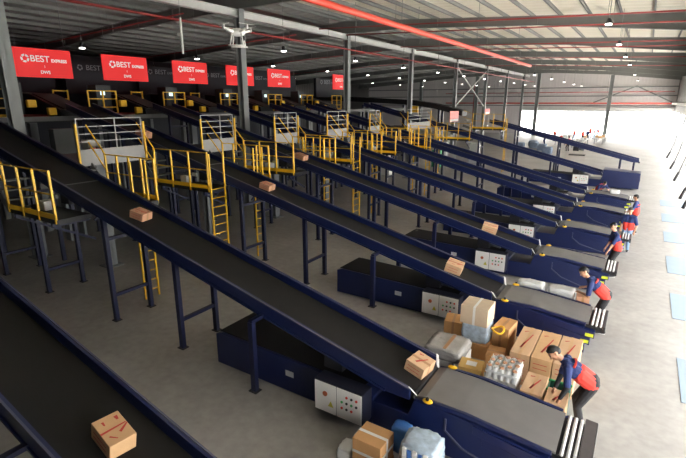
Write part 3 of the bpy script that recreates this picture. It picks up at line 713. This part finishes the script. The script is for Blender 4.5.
o = thing('plastic_crate', 'dark green plastic crate behind the carton at the foreground worker\'s hands', 'crate', (-.66, 8.6, 0))
c_ = MB().box((-.19, -.16, 0), (.19, .16, .03)).box((-.19, -.16, .03), (-.17, .16, .52)).box((.17, -.16, .03), (.19, .16, .52)).box((-.17, -.16, .03), (.17, -.14, .52)).box((-.17, .14, .03), (.17, .16, .52)).build('tub', teal_p, o)
MB().box((-.21, -.18, .5), (.21, -.14, .54)).box((-.21, .14, .5), (.21, .18, .54)).build('rim', green_p, o)
t = thing('wrapped_bundle', 'clear wrapped white bundle of cans on top beside the red printed cartons', 'parcel', (-1.62, 8.34, .42))
MB().box((-.29, -.28, 0), (.29, .28, .2)).build('lower_wrap', can_w, t, bevel=.02)
for a_ in range(5):
    for b_ in range(5):
        cx_, cy_ = -.232 + .116 * a_, -.224 + .112 * b_
        c_ = MB().tube((cx_, cy_, .2), (cx_, cy_, .43), .055, .055, seg=12).build('can', white_m if (a_ * 3 + b_) % 4 else lgrey, t, smooth=False)
        MB().tube((cx_, cy_, .43), (cx_, cy_, .445), .045, .042, seg=12).build('can_lid', alu if (a_ + b_) % 2 else kraft_p, c_)
MB().box((-.294, -.284, .30), (.294, .284, .36)).build('wrap_band', poly_w, t, bevel=.01)
bag('wrapped_bundle', 'clear wrapped bundle under the white one beside the belt', (-1.66, 8.28, 0), (.66, .62, .42), can_w, 4)
bag('parcel_bag', 'grey plastic bag between the yellow carton and the wrapped bundle', (-2.0, 7.98, 0), (.3, .34, .55), poly_g, 5)
# tall stack by the second loader
carton('carton', 'big pale carton on top of the tall stack by the second control panel', 'box', (-2.65, 9.95, .80), (.62, .6, .44), mat('cream_cardboard', (.62, .49, .35), .8, vary=.1, scale=7), tapes='y', tm=tape, marks=False)
bag('wrapped_bundle', 'pale blue film wrapped bundle in the middle of the tall stack', (-2.62, 9.96, .36), (.6, .58, .44), poly_b, 6)
carton('carton', 'brown carton at the bottom of the tall stack', 'box', (-2.6, 9.95, 0), (.62, .62, .355), kraft_o, tapes='x', marks=False)
carton('carton', 'brown carton left behind the tall stack under the control panel', 'box', (-3.25, 10.15, 0), (.42, .5, .62), kraft_o, .2, tapes='y', marks=False)
carton('carton', 'brown carton right behind the tall stack against the second loader', 'box', (-2.06, 10.2, 0), (.36, .6, .78), kraft_o, -.1, tapes='y', marks=False)
carton('carton', 'long brown carton standing low between the tall stack and the printed cartons', 'box', (-2.05, 9.45, 0), (.36, .5, .42), kraft_o, .1, tapes='x', marks=False)
t = bag('wrapped_bundle', 'wide flat carton wrapped in grey film beside the nearest loader', (-2.9, 8.74, .50), (.80, .82, .24), poly_g, 8)
MB().box((.0, -.34, .24), (.07, .34, .252)).build('brown_strip', tape_b, t)
carton('carton', 'white carton under the grey film wrapped one', 'box', (-2.88, 8.74, 0), (.76, .80, .50), mat('white_cardboard', (.72, .71, .68), .7), tapes='', marks=False)
t = carton('carton', 'small yellow brown carton with a white label next to the belt guard', 'box', (-2.26, 8.35, 0), (.46, .4, .62), yellow_c, .12, tapes='', marks=False)
MB().box((-.1, -.08, .62), (.1, .09, .624)).build('label', white_print, t)
t = thing('strap_coil', 'black and yellow strap coil on the boxes by the tall stack', 'strap', (-2.12, 9.75, .78))
mb = MB(); pr = None
for k_ in range(15):
    a = 2 * pi * k_ / 14; p = Vector((.13 * cos(a), .17 * sin(a), .02 + .03 * sin(2 * a)))
    if pr is not None: mb.tube(pr, p, .022, seg=6)
    pr = p
mb.build('coil', yellow, t)
# pile in front of the nearest loader
t = carton('carton', 'big brown carton with white tape at the bottom edge in front of the nearest loader', 'box', (-2.93, 5.48, .18), (.5, .46, .44), kraft_o, .0, tapes='xh', tm=tape, marks=False)
carton('carton', 'flat brown carton under the white taped carton', 'box', (-2.93, 5.48, 0), (.52, .48, .178), kraft_o, 0, tapes='', marks=False)
t = bag('wrapped_bundle', 'blue and white film wrapped bundle in front of the nearest loader', (-2.17, 5.66, .1), (.58, .50, .66), poly_b, 9)
for xx in (-.19, -.02, .15): MB().box((xx - .035, -.275, .02), (xx + .035, .275, .60)).build('white_stripe', white_print, t, bevel=.01)
for xx in (-.11, .065): MB().box((xx - .03, -.272, .02), (xx + .03, .272, .58)).build('blue_stripe', blue_p, t, bevel=.01)
bag('wrapped_bundle', 'bright blue parcel behind the white taped carton', (-2.66, 5.98, .1), (.3, .26, .48), blue_p, 10)
bag('parcel_bag', 'flat white bag under the blue and white bundle', (-2.35, 5.62, 0), (.9, .62, .1), poly_w, 11)
bag('parcel_bag', 'white parcel right of the blue and white bundle', (-1.72, 5.6, 0), (.24, .4, .45), poly_w, 12)
carton('carton', 'pale carton with a red mark at the bottom edge, right of the blue bundle', 'box', (-1.36, 5.5, 0), (.4, .42, .48), kraft_l, .1, tapes='y', tm=kraft, arrow='check')
carton('carton', 'small pale carton in front of the blue bundle at the bottom edge', 'box', (-2.3, 5.12, 0), (.34, .3, .5), kraft_l, .15, tapes='y', tm=kraft, marks=False)
bag('parcel_bag', 'small white bag left of the white taped carton', (-3.38, 5.45, 0), (.26, .3, .25), poly_w, 13)

# parcels riding the grey belts
def bz(i, x): # height of the pale belt
    e = .0
    pts = [(-2.6, .90), (-2.45, .93), (-1.85, .915), (-.42 + min(0, -DX[i] * .9 + .12), .775)]
    for (a, za), (b, zb) in zip(pts, pts[1:]):
        if a <= x <= b: return za + (zb - za) * (x - a) / (b - a)
    return .8
bag('parcel_bag', 'white plastic parcel behind the second loader belt, left one', (-2.0, 12.72, 0), (.7, .34, 1.0), poly_w, 21)
bag('parcel_bag', 'white plastic parcel behind the second loader belt, right one', (-1.25, 12.74, 0), (.66, .36, .98), poly_w, 22)
carton('carton', 'small carton in the hands of the worker at the second loader', 'box', (-.72, 12.64, 0), (.3, .34, .9), kraft_p, .1, tapes='y', marks=False)
bag('parcel_bag', 'white parcel lying on the belt of the sixth loader under a reaching arm', (-1.3 + DX[6], YC[6] + .35, .86), (.45, .35, .2), poly_w, 23)

# ------------------------------------------------------------------ people
def ik(a, b, l1, l2, hint):
    a = Vector(a); b = Vector(b); d = b - a; L = min(d.length, (l1 + l2) * .999); u = d.normalized()
    k_ = (l1 * l1 - l2 * l2 + L * L) / (2 * L); h = sqrt(max(0, l1 * l1 - k_ * k_))
    n = Vector(hint); n = n - u * n.dot(u); n = n.normalized() if n.length > 1e-5 else u.orthogonal().normalized()
    return a + u * k_ + n * h, a + u * L
def skin_from(mb, name, m_, parent, vox):
    o = mb.build(name, m_, parent, smooth=True)
    r = o.modifiers.new('remesh', 'REMESH'); r.mode = 'VOXEL'; r.voxel_size = vox; r.use_smooth_shade = True
    s_ = o.modifiers.new('smooth', 'SMOOTH'); s_.factor = .5; s_.iterations = 2
    return o
def person(label, loc, yaw, lean=0.0, hipz=.92, handL=None, handR=None, footL=(.05, .12), footR=(-.05, -.12), head_pitch=None, head_yaw=0.0, vox=.012,
           shirt=navy_cl, vest=red_cl, pants=black_cl, shorts=False, sleeves_long=False, shoes=white_cl, hips_back=0.0, scale=1.0, group=None, detail=True, hip_twist=0):
    """local frame: +x forward, +y the person's left, z up"""
    t = thing('person', label, 'person', loc, yaw, group); t.scale = (scale,) * 3
    a = radians(lean); hip = Vector((-hips_back, 0, hipz))
    d = Vector((sin(a), 0, cos(a))); f_ = Vector((cos(a), 0, -sin(a)))         # along the spine / out of the chest
    waist = hip + d * .16; chest = hip + d * .36; sh = hip + d * .50; neck = hip + d * .56
    hp = radians(lean * .75 if head_pitch is None else head_pitch)
    hd = Vector((sin(hp), 0, cos(hp))); hf0 = Vector((cos(hp), 0, -sin(hp)))
    hy = radians(head_yaw); hf = hf0 * cos(hy) + Vector((0, 1, 0)) * sin(hy); hs = hd.cross(hf)
    head = neck + d * .02 + hd * .155
    SY = .19
    S_ = {1: sh + Vector((0, SY, 0)) - d * .03, -1: sh + Vector((0, -SY, 0)) - d * .03}
    Hn = {1: handL, -1: handR}; E_ = {}; W_ = {}
    for s in (1, -1):
        tgt = Hn[s]
        if tgt is None: tgt = S_[s] + Vector((.06, s * .06, -.52))
        E_[s], W_[s] = ik(S_[s], tgt, .29, .26, (-.5, s * .7, -.5))
    Ft = {1: footL, -1: footR}; K_ = {}; A_ = {}
    Hj = {1: hip + Vector((0, .09, -.03)), -1: hip + Vector((0, -.09, -.03))}
    for s in (1, -1):
        an = Vector((Ft[s][0], Ft[s][1], .085)); K_[s], A_[s] = ik(Hj[s], an, .435, .425, (1, s * .1, 0))
    B = MB()
    B.capsule(hip + Vector((0, .07, 0)), hip + Vector((0, -.07, 0)), .105)
    for y in (.06, -.06):
        B.capsule(hip + Vector((0, y, 0)), waist + Vector((0, y, 0)), .105, .09); B.capsule(waist + Vector((0, y, 0)), chest + Vector((0, y * 1.25, 0)), .09, .108); B.capsule(chest + Vector((0, y * 1.25, 0)), sh + Vector((0, y * 1.3, 0)) - d * .03, .108, .075)
    B.capsule(S_[1], S_[-1], .062); B.capsule(sh, neck + d * .05, .058, .05)
    # head: skull, jaw, nose, ears
    B.capsule(neck, head - hd * .05, .052, .055)
    B.ball(head + hd * .025 - hf * .012, .098, 14, 10, (1, .86, 1.0)); B.capsule(head + hd * .02 + hf * .02, head - hd * .075 + hf * .045, .078, .042)
    B.capsule(head + hf * .093 + hd * .012, head + hf * .108 - hd * .022, .010, .016)
    for s in (1, -1): B.capsule(head + hs * s * .085 - hf * .01 + hd * .015, head + hs * s * .085 - hf * .005 - hd * .025, .018, .013)
    for s in (1, -1):
        B.capsule(S_[s], E_[s], .052, .040); B.capsule(E_[s], W_[s], .040, .027)
        fd = (W_[s] - E_[s]).normalized()
        side = fd.cross(Vector((0, s, 0.01))); side = side.normalized() if side.length > .1 else Vector((1, 0, 0))
        across = fd.cross(side).normalized()
        # side ~ thickness, across ~ palm width
        pw = Vector((0, 1, 0)) - fd * fd.y; pw = pw.normalized() if pw.length > .1 else across
        cup = fd.cross(pw).normalized()
        if cup.z > 0: cup = -cup
        pal = W_[s] + fd * .055
        B.capsule(W_[s] + fd * .02 + pw * .0, pal + fd * .02, .026, .030)
        for q in (-.028, -.009, .010, .028): B.capsule(W_[s] + fd * .03 + pw * q * .7, pal + fd * .035 + pw * q, .014, .012)
        for q, ln in ((-.030, .062), (-.010, .078), (.010, .074), (.029, .056)):
            k0 = pal + fd * .035 + pw * q; k1 = k0 + (fd * .85 + cup * .35).normalized() * ln * .5; k2 = k1 + (fd * .5 + cup * .8).normalized() * ln * .5
            B.capsule(k0, k1, .0105, .0095, 8); B.capsule(k1, k2, .0095, .008, 8)
        th = pw * (-s) * 1.0
        t0 = W_[s] + fd * .03 + th * .022; t1 = t0 + (th * .8 + fd * .6).normalized() * .042; t2 = t1 + (fd * .9 + cup * .4).normalized() * .034
        B.capsule(t0, t1, .014, .012, 8); B.capsule(t1, t2, .012, .009, 8)
        B.capsule(Hj[s], K_[s], .082, .055); B.capsule(K_[s], A_[s], .052, .034)
        toe = Vector((1, s * .2, 0)).normalized()
        B.capsule(A_[s] - Vector((0, 0, .04)), A_[s] + toe * .14 - Vector((0, 0, .055)), .036, .027)
    skin_from(B, 'body', skin, t, vox)
    # shirt
    C = MB()
    for y in (.062, -.062):
        C.capsule(waist + Vector((0, y, 0)) - d * .10, chest + Vector((0, y * 1.25, 0)), .112, .122); C.capsule(chest + Vector((0, y * 1.25, 0)), sh + Vector((0, y * 1.3, 0)) - d * .02, .122, .09)
    C.capsule(S_[1] * .97 + sh * .03, S_[-1] * .97 + sh * .03, .074); C.capsule(sh, neck + d * .0, .08, .062)
    for s in (1, -1):
        C.capsule(S_[s], S_[s].lerp(E_[s], .88), .068, .060)
    skin_from(C, 'shirt', shirt, t, vox)
    if sleeves_long:
        for s in (1, -1):
            L_ = MB(); L_.capsule(S_[s].lerp(E_[s], .5), E_[s], .053, .048); L_.capsule(E_[s], E_[s].lerp(W_[s], .92), .048, .035)
            skin_from(L_, 'arm_sleeve', black_cl, t, vox)
    if vest:
        V = MB()
        for y in (.062, -.062): V.capsule(hip + Vector((0, y * 1.15, 0)) + d * .02, chest + Vector((0, y * 1.25, 0)) - d * .13, .128, .132)
        skin_from(V, 'vest', vest, t, vox)
        if detail:
            st = MB()
            pr = None
            for k_ in range(9):
                y = -.155 + .31 * k_ / 8
                p = sh - d * .09 - f_ * (.112 + .02 * cos(y / .155 * 1.2)) * (1 - .35 * (y / .155) ** 2) + Vector((0, y, 0))
                if pr is not None: st.bar(pr, p, .03, .03)
                pr = p
            st.build('back_stripe', red_cl, t)
    # trousers
    T_ = MB()
    T_.capsule(hip + Vector((0, .07, .02)), hip + Vector((0, -.07, .02)), .117)
    for s in (1, -1):
        T_.capsule(Hj[s], K_[s] if not shorts else Hj[s].lerp(K_[s], .92), .097, .070)
        if not shorts: T_.capsule(K_[s], A_[s] + Vector((0, 0, .0)), .068, .052)
    skin_from(T_, 'trousers' if not shorts else 'shorts', pants, t, vox)
    for s in (1, -1):
        toe = Vector((1, s * .2, 0)).normalized(); Sh = MB()
        Sh.capsule(A_[s] - Vector((0, 0, .035)) - toe * .03, A_[s] + toe * .15 - Vector((0, 0, .045)), .050, .040)
        Sh.capsule(A_[s] - Vector((0, 0, .0)), A_[s] - Vector((0, 0, .05)), .046, .048)
        so = skin_from(Sh, 'shoe', black_cl, t, max(vox, .012))
        MB().box((A_[s].x - .07, A_[s].y - .042, 0), (A_[s].x + .18, A_[s].y + .042, .022)).build('sole', shoes, so, bevel=.01)
    # hair
    Hh = MB()
    Hh.ball(head + hd * .05 - hf * .022, .099, 14, 10, (1, .9, .92)); Hh.ball(head + hd * .01 - hf * .045, .082, 12, 8, (1, 1, 1))
    Hh.capsule(head + hd * .092 + hf * .05 + hs * .03, head + hd * .092 + hf * .05 - hs * .03, .03)
    skin_from(Hh, 'hair', hair_m, t, vox)
    if detail:
        for s in (1, -1):
            MB().ball(head + hf * .088 + hs * s * .034 + hd * .012, .011, 8, 6).build('eye', eye_m, t, smooth=True)
            MB().bar(head + hf * .092 + hs * (s * .034 - .018) + hd * .034, head + hf * .092 + hs * (s * .034 + .018) + hd * .034, .008, .008).build('eyebrow', hair_m, t)
        MB().capsule(head + hf * .088 + hs * .02 - hd * .052, head + hf * .088 - hs * .02 - hd * .052, .007, .007, 6).build('mouth', lip_m, t, smooth=True)
    return t

# foreground worker bending over the printed cartons
p = person('person in red and navy shirt bending down to cartons by the nearest loader', (-.22, 8.30, 0), pi + .12, lean=58, hipz=.92, hips_back=.08, handL=(.38, .30, .66), handR=(.46, .02, .68),
           footL=(-.02, .13), footR=(.04, -.13), head_pitch=55, head_yaw=20, vox=.0085, sleeves_long=True, scale=1.05)
# worker at the second loader in shorts
person('person in black shorts and red vest bending over parcels at the second loader', (-.20, 12.66, 0), pi, lean=50, hipz=.93, hips_back=.0, scale=1.06, handL=(.56, .12, .94), handR=(.50, -.16, 1.0),
       footL=(-.02, .12), footR=(.04, -.12), head_pitch=40, head_yaw=25, vox=.011, shorts=True)
# worker leaning on the third loader's end
person('person in red vest leaning with straight arms on the end of the third loader', (-.2, 17.35, 0), radians(200), lean=14, hipz=.91, scale=1.06, handL=(.38, .34, .88), handR=(.30, -.1, .90), head_pitch=22, head_yaw=30, vox=.013)
# worker in jeans
person('person in light blue jeans, red vest and navy sleeves standing at the fourth loader', (.02, 20.75, 0), radians(255), lean=4, hipz=.91, handL=(.12, .26, .86), handR=(.10, -.24, .84), footL=(.05, .10), footR=(-.05, -.11), head_pitch=12, vox=.014, pants=jeans)
person('person with dark hair in navy and red shirt standing beyond the one in jeans', (.22, 23.85, 0), radians(170), lean=6, hipz=.91, handL=(.3, .2, 1.0), handR=(.28, -.2, .95), head_pitch=15, vox=.016)
person('person in red reaching low over the belt of the sixth loader, half hidden', (-1.75, 30.3, 0), radians(-60), lean=60, hipz=.86, handL=(.72, .15, .95), handR=(.70, -.12, .95), head_pitch=45, vox=.018)
# distant crowd at the sorting tables, each a person
rnd = random.Random(5)
crowd = [(547, 143, 'leftmost of the distant group'), (553.5, 139, 'second from left in the distant group'), (560, 147, 'low at the front of the distant group'), (567.5, 151, 'nearest of the distant group'), (575, 139, 'middle of the distant group'),
         (581, 138, 'left one of the pair in the distant group'), (583.5, 138.5, 'right one of the pair in the distant group'), (588.5, 131, 'far back in the distant group'), (594, 133, 'second from right in the distant group'), (598.5, 131, 'rightmost of the distant group')]
def ground(px, py):
    c = Vector((px - CXP, -(py - CYP), F)); d = Vector((ax.dot(c), ay.dot(c), az.dot(c))); k_ = -H / d.z; return d * k_
CP = [(-11.5, 70.5), (-11.2, 76.5), (-8.9, 66.5), (-7.4, 61.5), (-8.9, 79.5), (-7.6, 78.0), (-7.1, 79.0), (-7.4, 87.0), (-6.7, 85.0), (-6.3, 87.5)]
for (px, py, where), (x, y) in zip(crowd, CP):
    person('person far off, ' + where, (x, y, 0), rnd.uniform(0, 6.28), lean=rnd.uniform(0, 12), vox=.03, pants=rnd.choice([black_cl, jeans, navy_cl]), vest=red_cl if rnd.random() < .75 else None, shirt=rnd.choice([red_cl, navy_cl, red_cl]), detail=False)

# ------------------------------------------------------------------ far floor: sorting tables and sacks
for k_, (x, y, L, w_, h_) in enumerate(((-9.5, 74, 8, 1.4, .8), (-7.0, 70, 7, 1.4, .8), (-5.2, 78, 7, 1.2, .8))):
    t = thing('sorting_table', 'long pale sorting table on the far bright floor, %s' % ['behind the front persons', 'in the middle', 'rightmost'][k_], 'table', (x, y, 0))
    MB().box((-w_ / 2, -L / 2, h_ - .08), (w_ / 2, L / 2, h_)).build('table_top', lgrey, t)
    for sx in (-1, 1):
        for sy in (-1, 0, 1): MB().box((sx * (w_ / 2 - .1) - .04, sy * (L / 2 - .2) - .04, 0), (sx * (w_ / 2 - .1) + .04, sy * (L / 2 - .2) + .04, h_ - .08)).build('leg', steel, t)
    for j in range(7):
        bag('parcel_bag', 'small parcel lying on a far sorting table', (x + rnd.uniform(-.4, .4), y - L / 2 + .5 + j * (L - 1) / 6, h_), (rnd.uniform(.3, .6), rnd.uniform(.3, .5), rnd.uniform(.15, .4)), rnd.choice([poly_w, kraft_l, poly_g, kraft]), 40 + j, group='parcels on the far sorting tables')
for k_, (x, y) in enumerate(((-13.0, 62), (-11.6, 63.5), (-10.2, 61.0), (-12.2, 66.0), (-9.0, 57.5))):
    bag('mail_sack', 'bulging pale blue sack on the far floor behind the high end conveyor', (x, y, 0), (1.0, 1.1, .8), mat('sack_blue', (.17, .22, .30), .7, vary=.25), 60 + k_, cat='sack', group='sacks on the far floor')
o = MB().box((-.8, -.45, 0), (.8, .45, .1)).build('pallet_board', mat('dark_board', (.05, .05, .05), .6), loc=(-5.9, 57.5, 0))
tag(o, 'dark low board on the far floor beyond the mid air conveyor end', 'board')
# things on the floor under and behind the conveyors
for k_, (x, y, h_, lab, m_) in enumerate(((-15.5, 40.2, 1.5, 'green cabinet on the floor seen under the far conveyors', green_p), (-16.6, 44.5, 1.9, 'pale grey cabinet on the floor at the far end', lgrey), (-13.6, 45.0, 1.9, 'second pale grey cabinet on the floor at the far end', lgrey), (-17.2, 33.5, 1.6, 'white cabinet under the seventh conveyor', white_m))):
    t = thing('floor_cabinet', lab, 'cabinet', (x, y, 0))
    MB().box((-.4, -.35, 0), (.4, .35, h_)).build('carcass', m_, t, bevel=.01)
    MB().box((.4, -.33, .05), (.415, -.01, h_ - .05)).build('door', m_, t); MB().box((.4, .01, .05), (.415, .33, h_ - .05)).build('door', m_, t)
t = thing('electric_cabinet', 'grey metal cabinet on the landing at the far side of the second conveyor', 'cabinet', (-20.0, 10.0, 3.4))
MB().box((-.2, -.4, 0), (.2, .4, 1.25)).build('carcass', mat('mid_grey', (.13, .14, .14), .5), t, bevel=.01)
MB().box((-.25, -.35, -3.4), (.15, -.25, 0)).build('leg', steel, t); MB().box((-.25, .25, -3.4), (.15, .35, 0)).build('leg', steel, t)

for k_, (y, lab) in enumerate(((9.05, 'left'), (9.3, 'right'))):
    t = thing('plastic_bin', 'small red plastic bin behind the first white railing, %s of two' % lab, 'bin', (-16.2, y, 3.85))
    MB().tube((0, 0, 0), (0, 0, .3), .09, .11, seg=10).build('tub', red_b, t); MB().tube((0, 0, .3), (0, 0, .33), .12, seg=10).build('lid', white_m, t)
carton('carton', 'white carton on the landing behind the first white railing', 'box', (-17.2, 9.6, 3.85), (.4, .5, .5), mat('white_cardboard', (.72, .71, .68), .7), tapes='', marks=False)
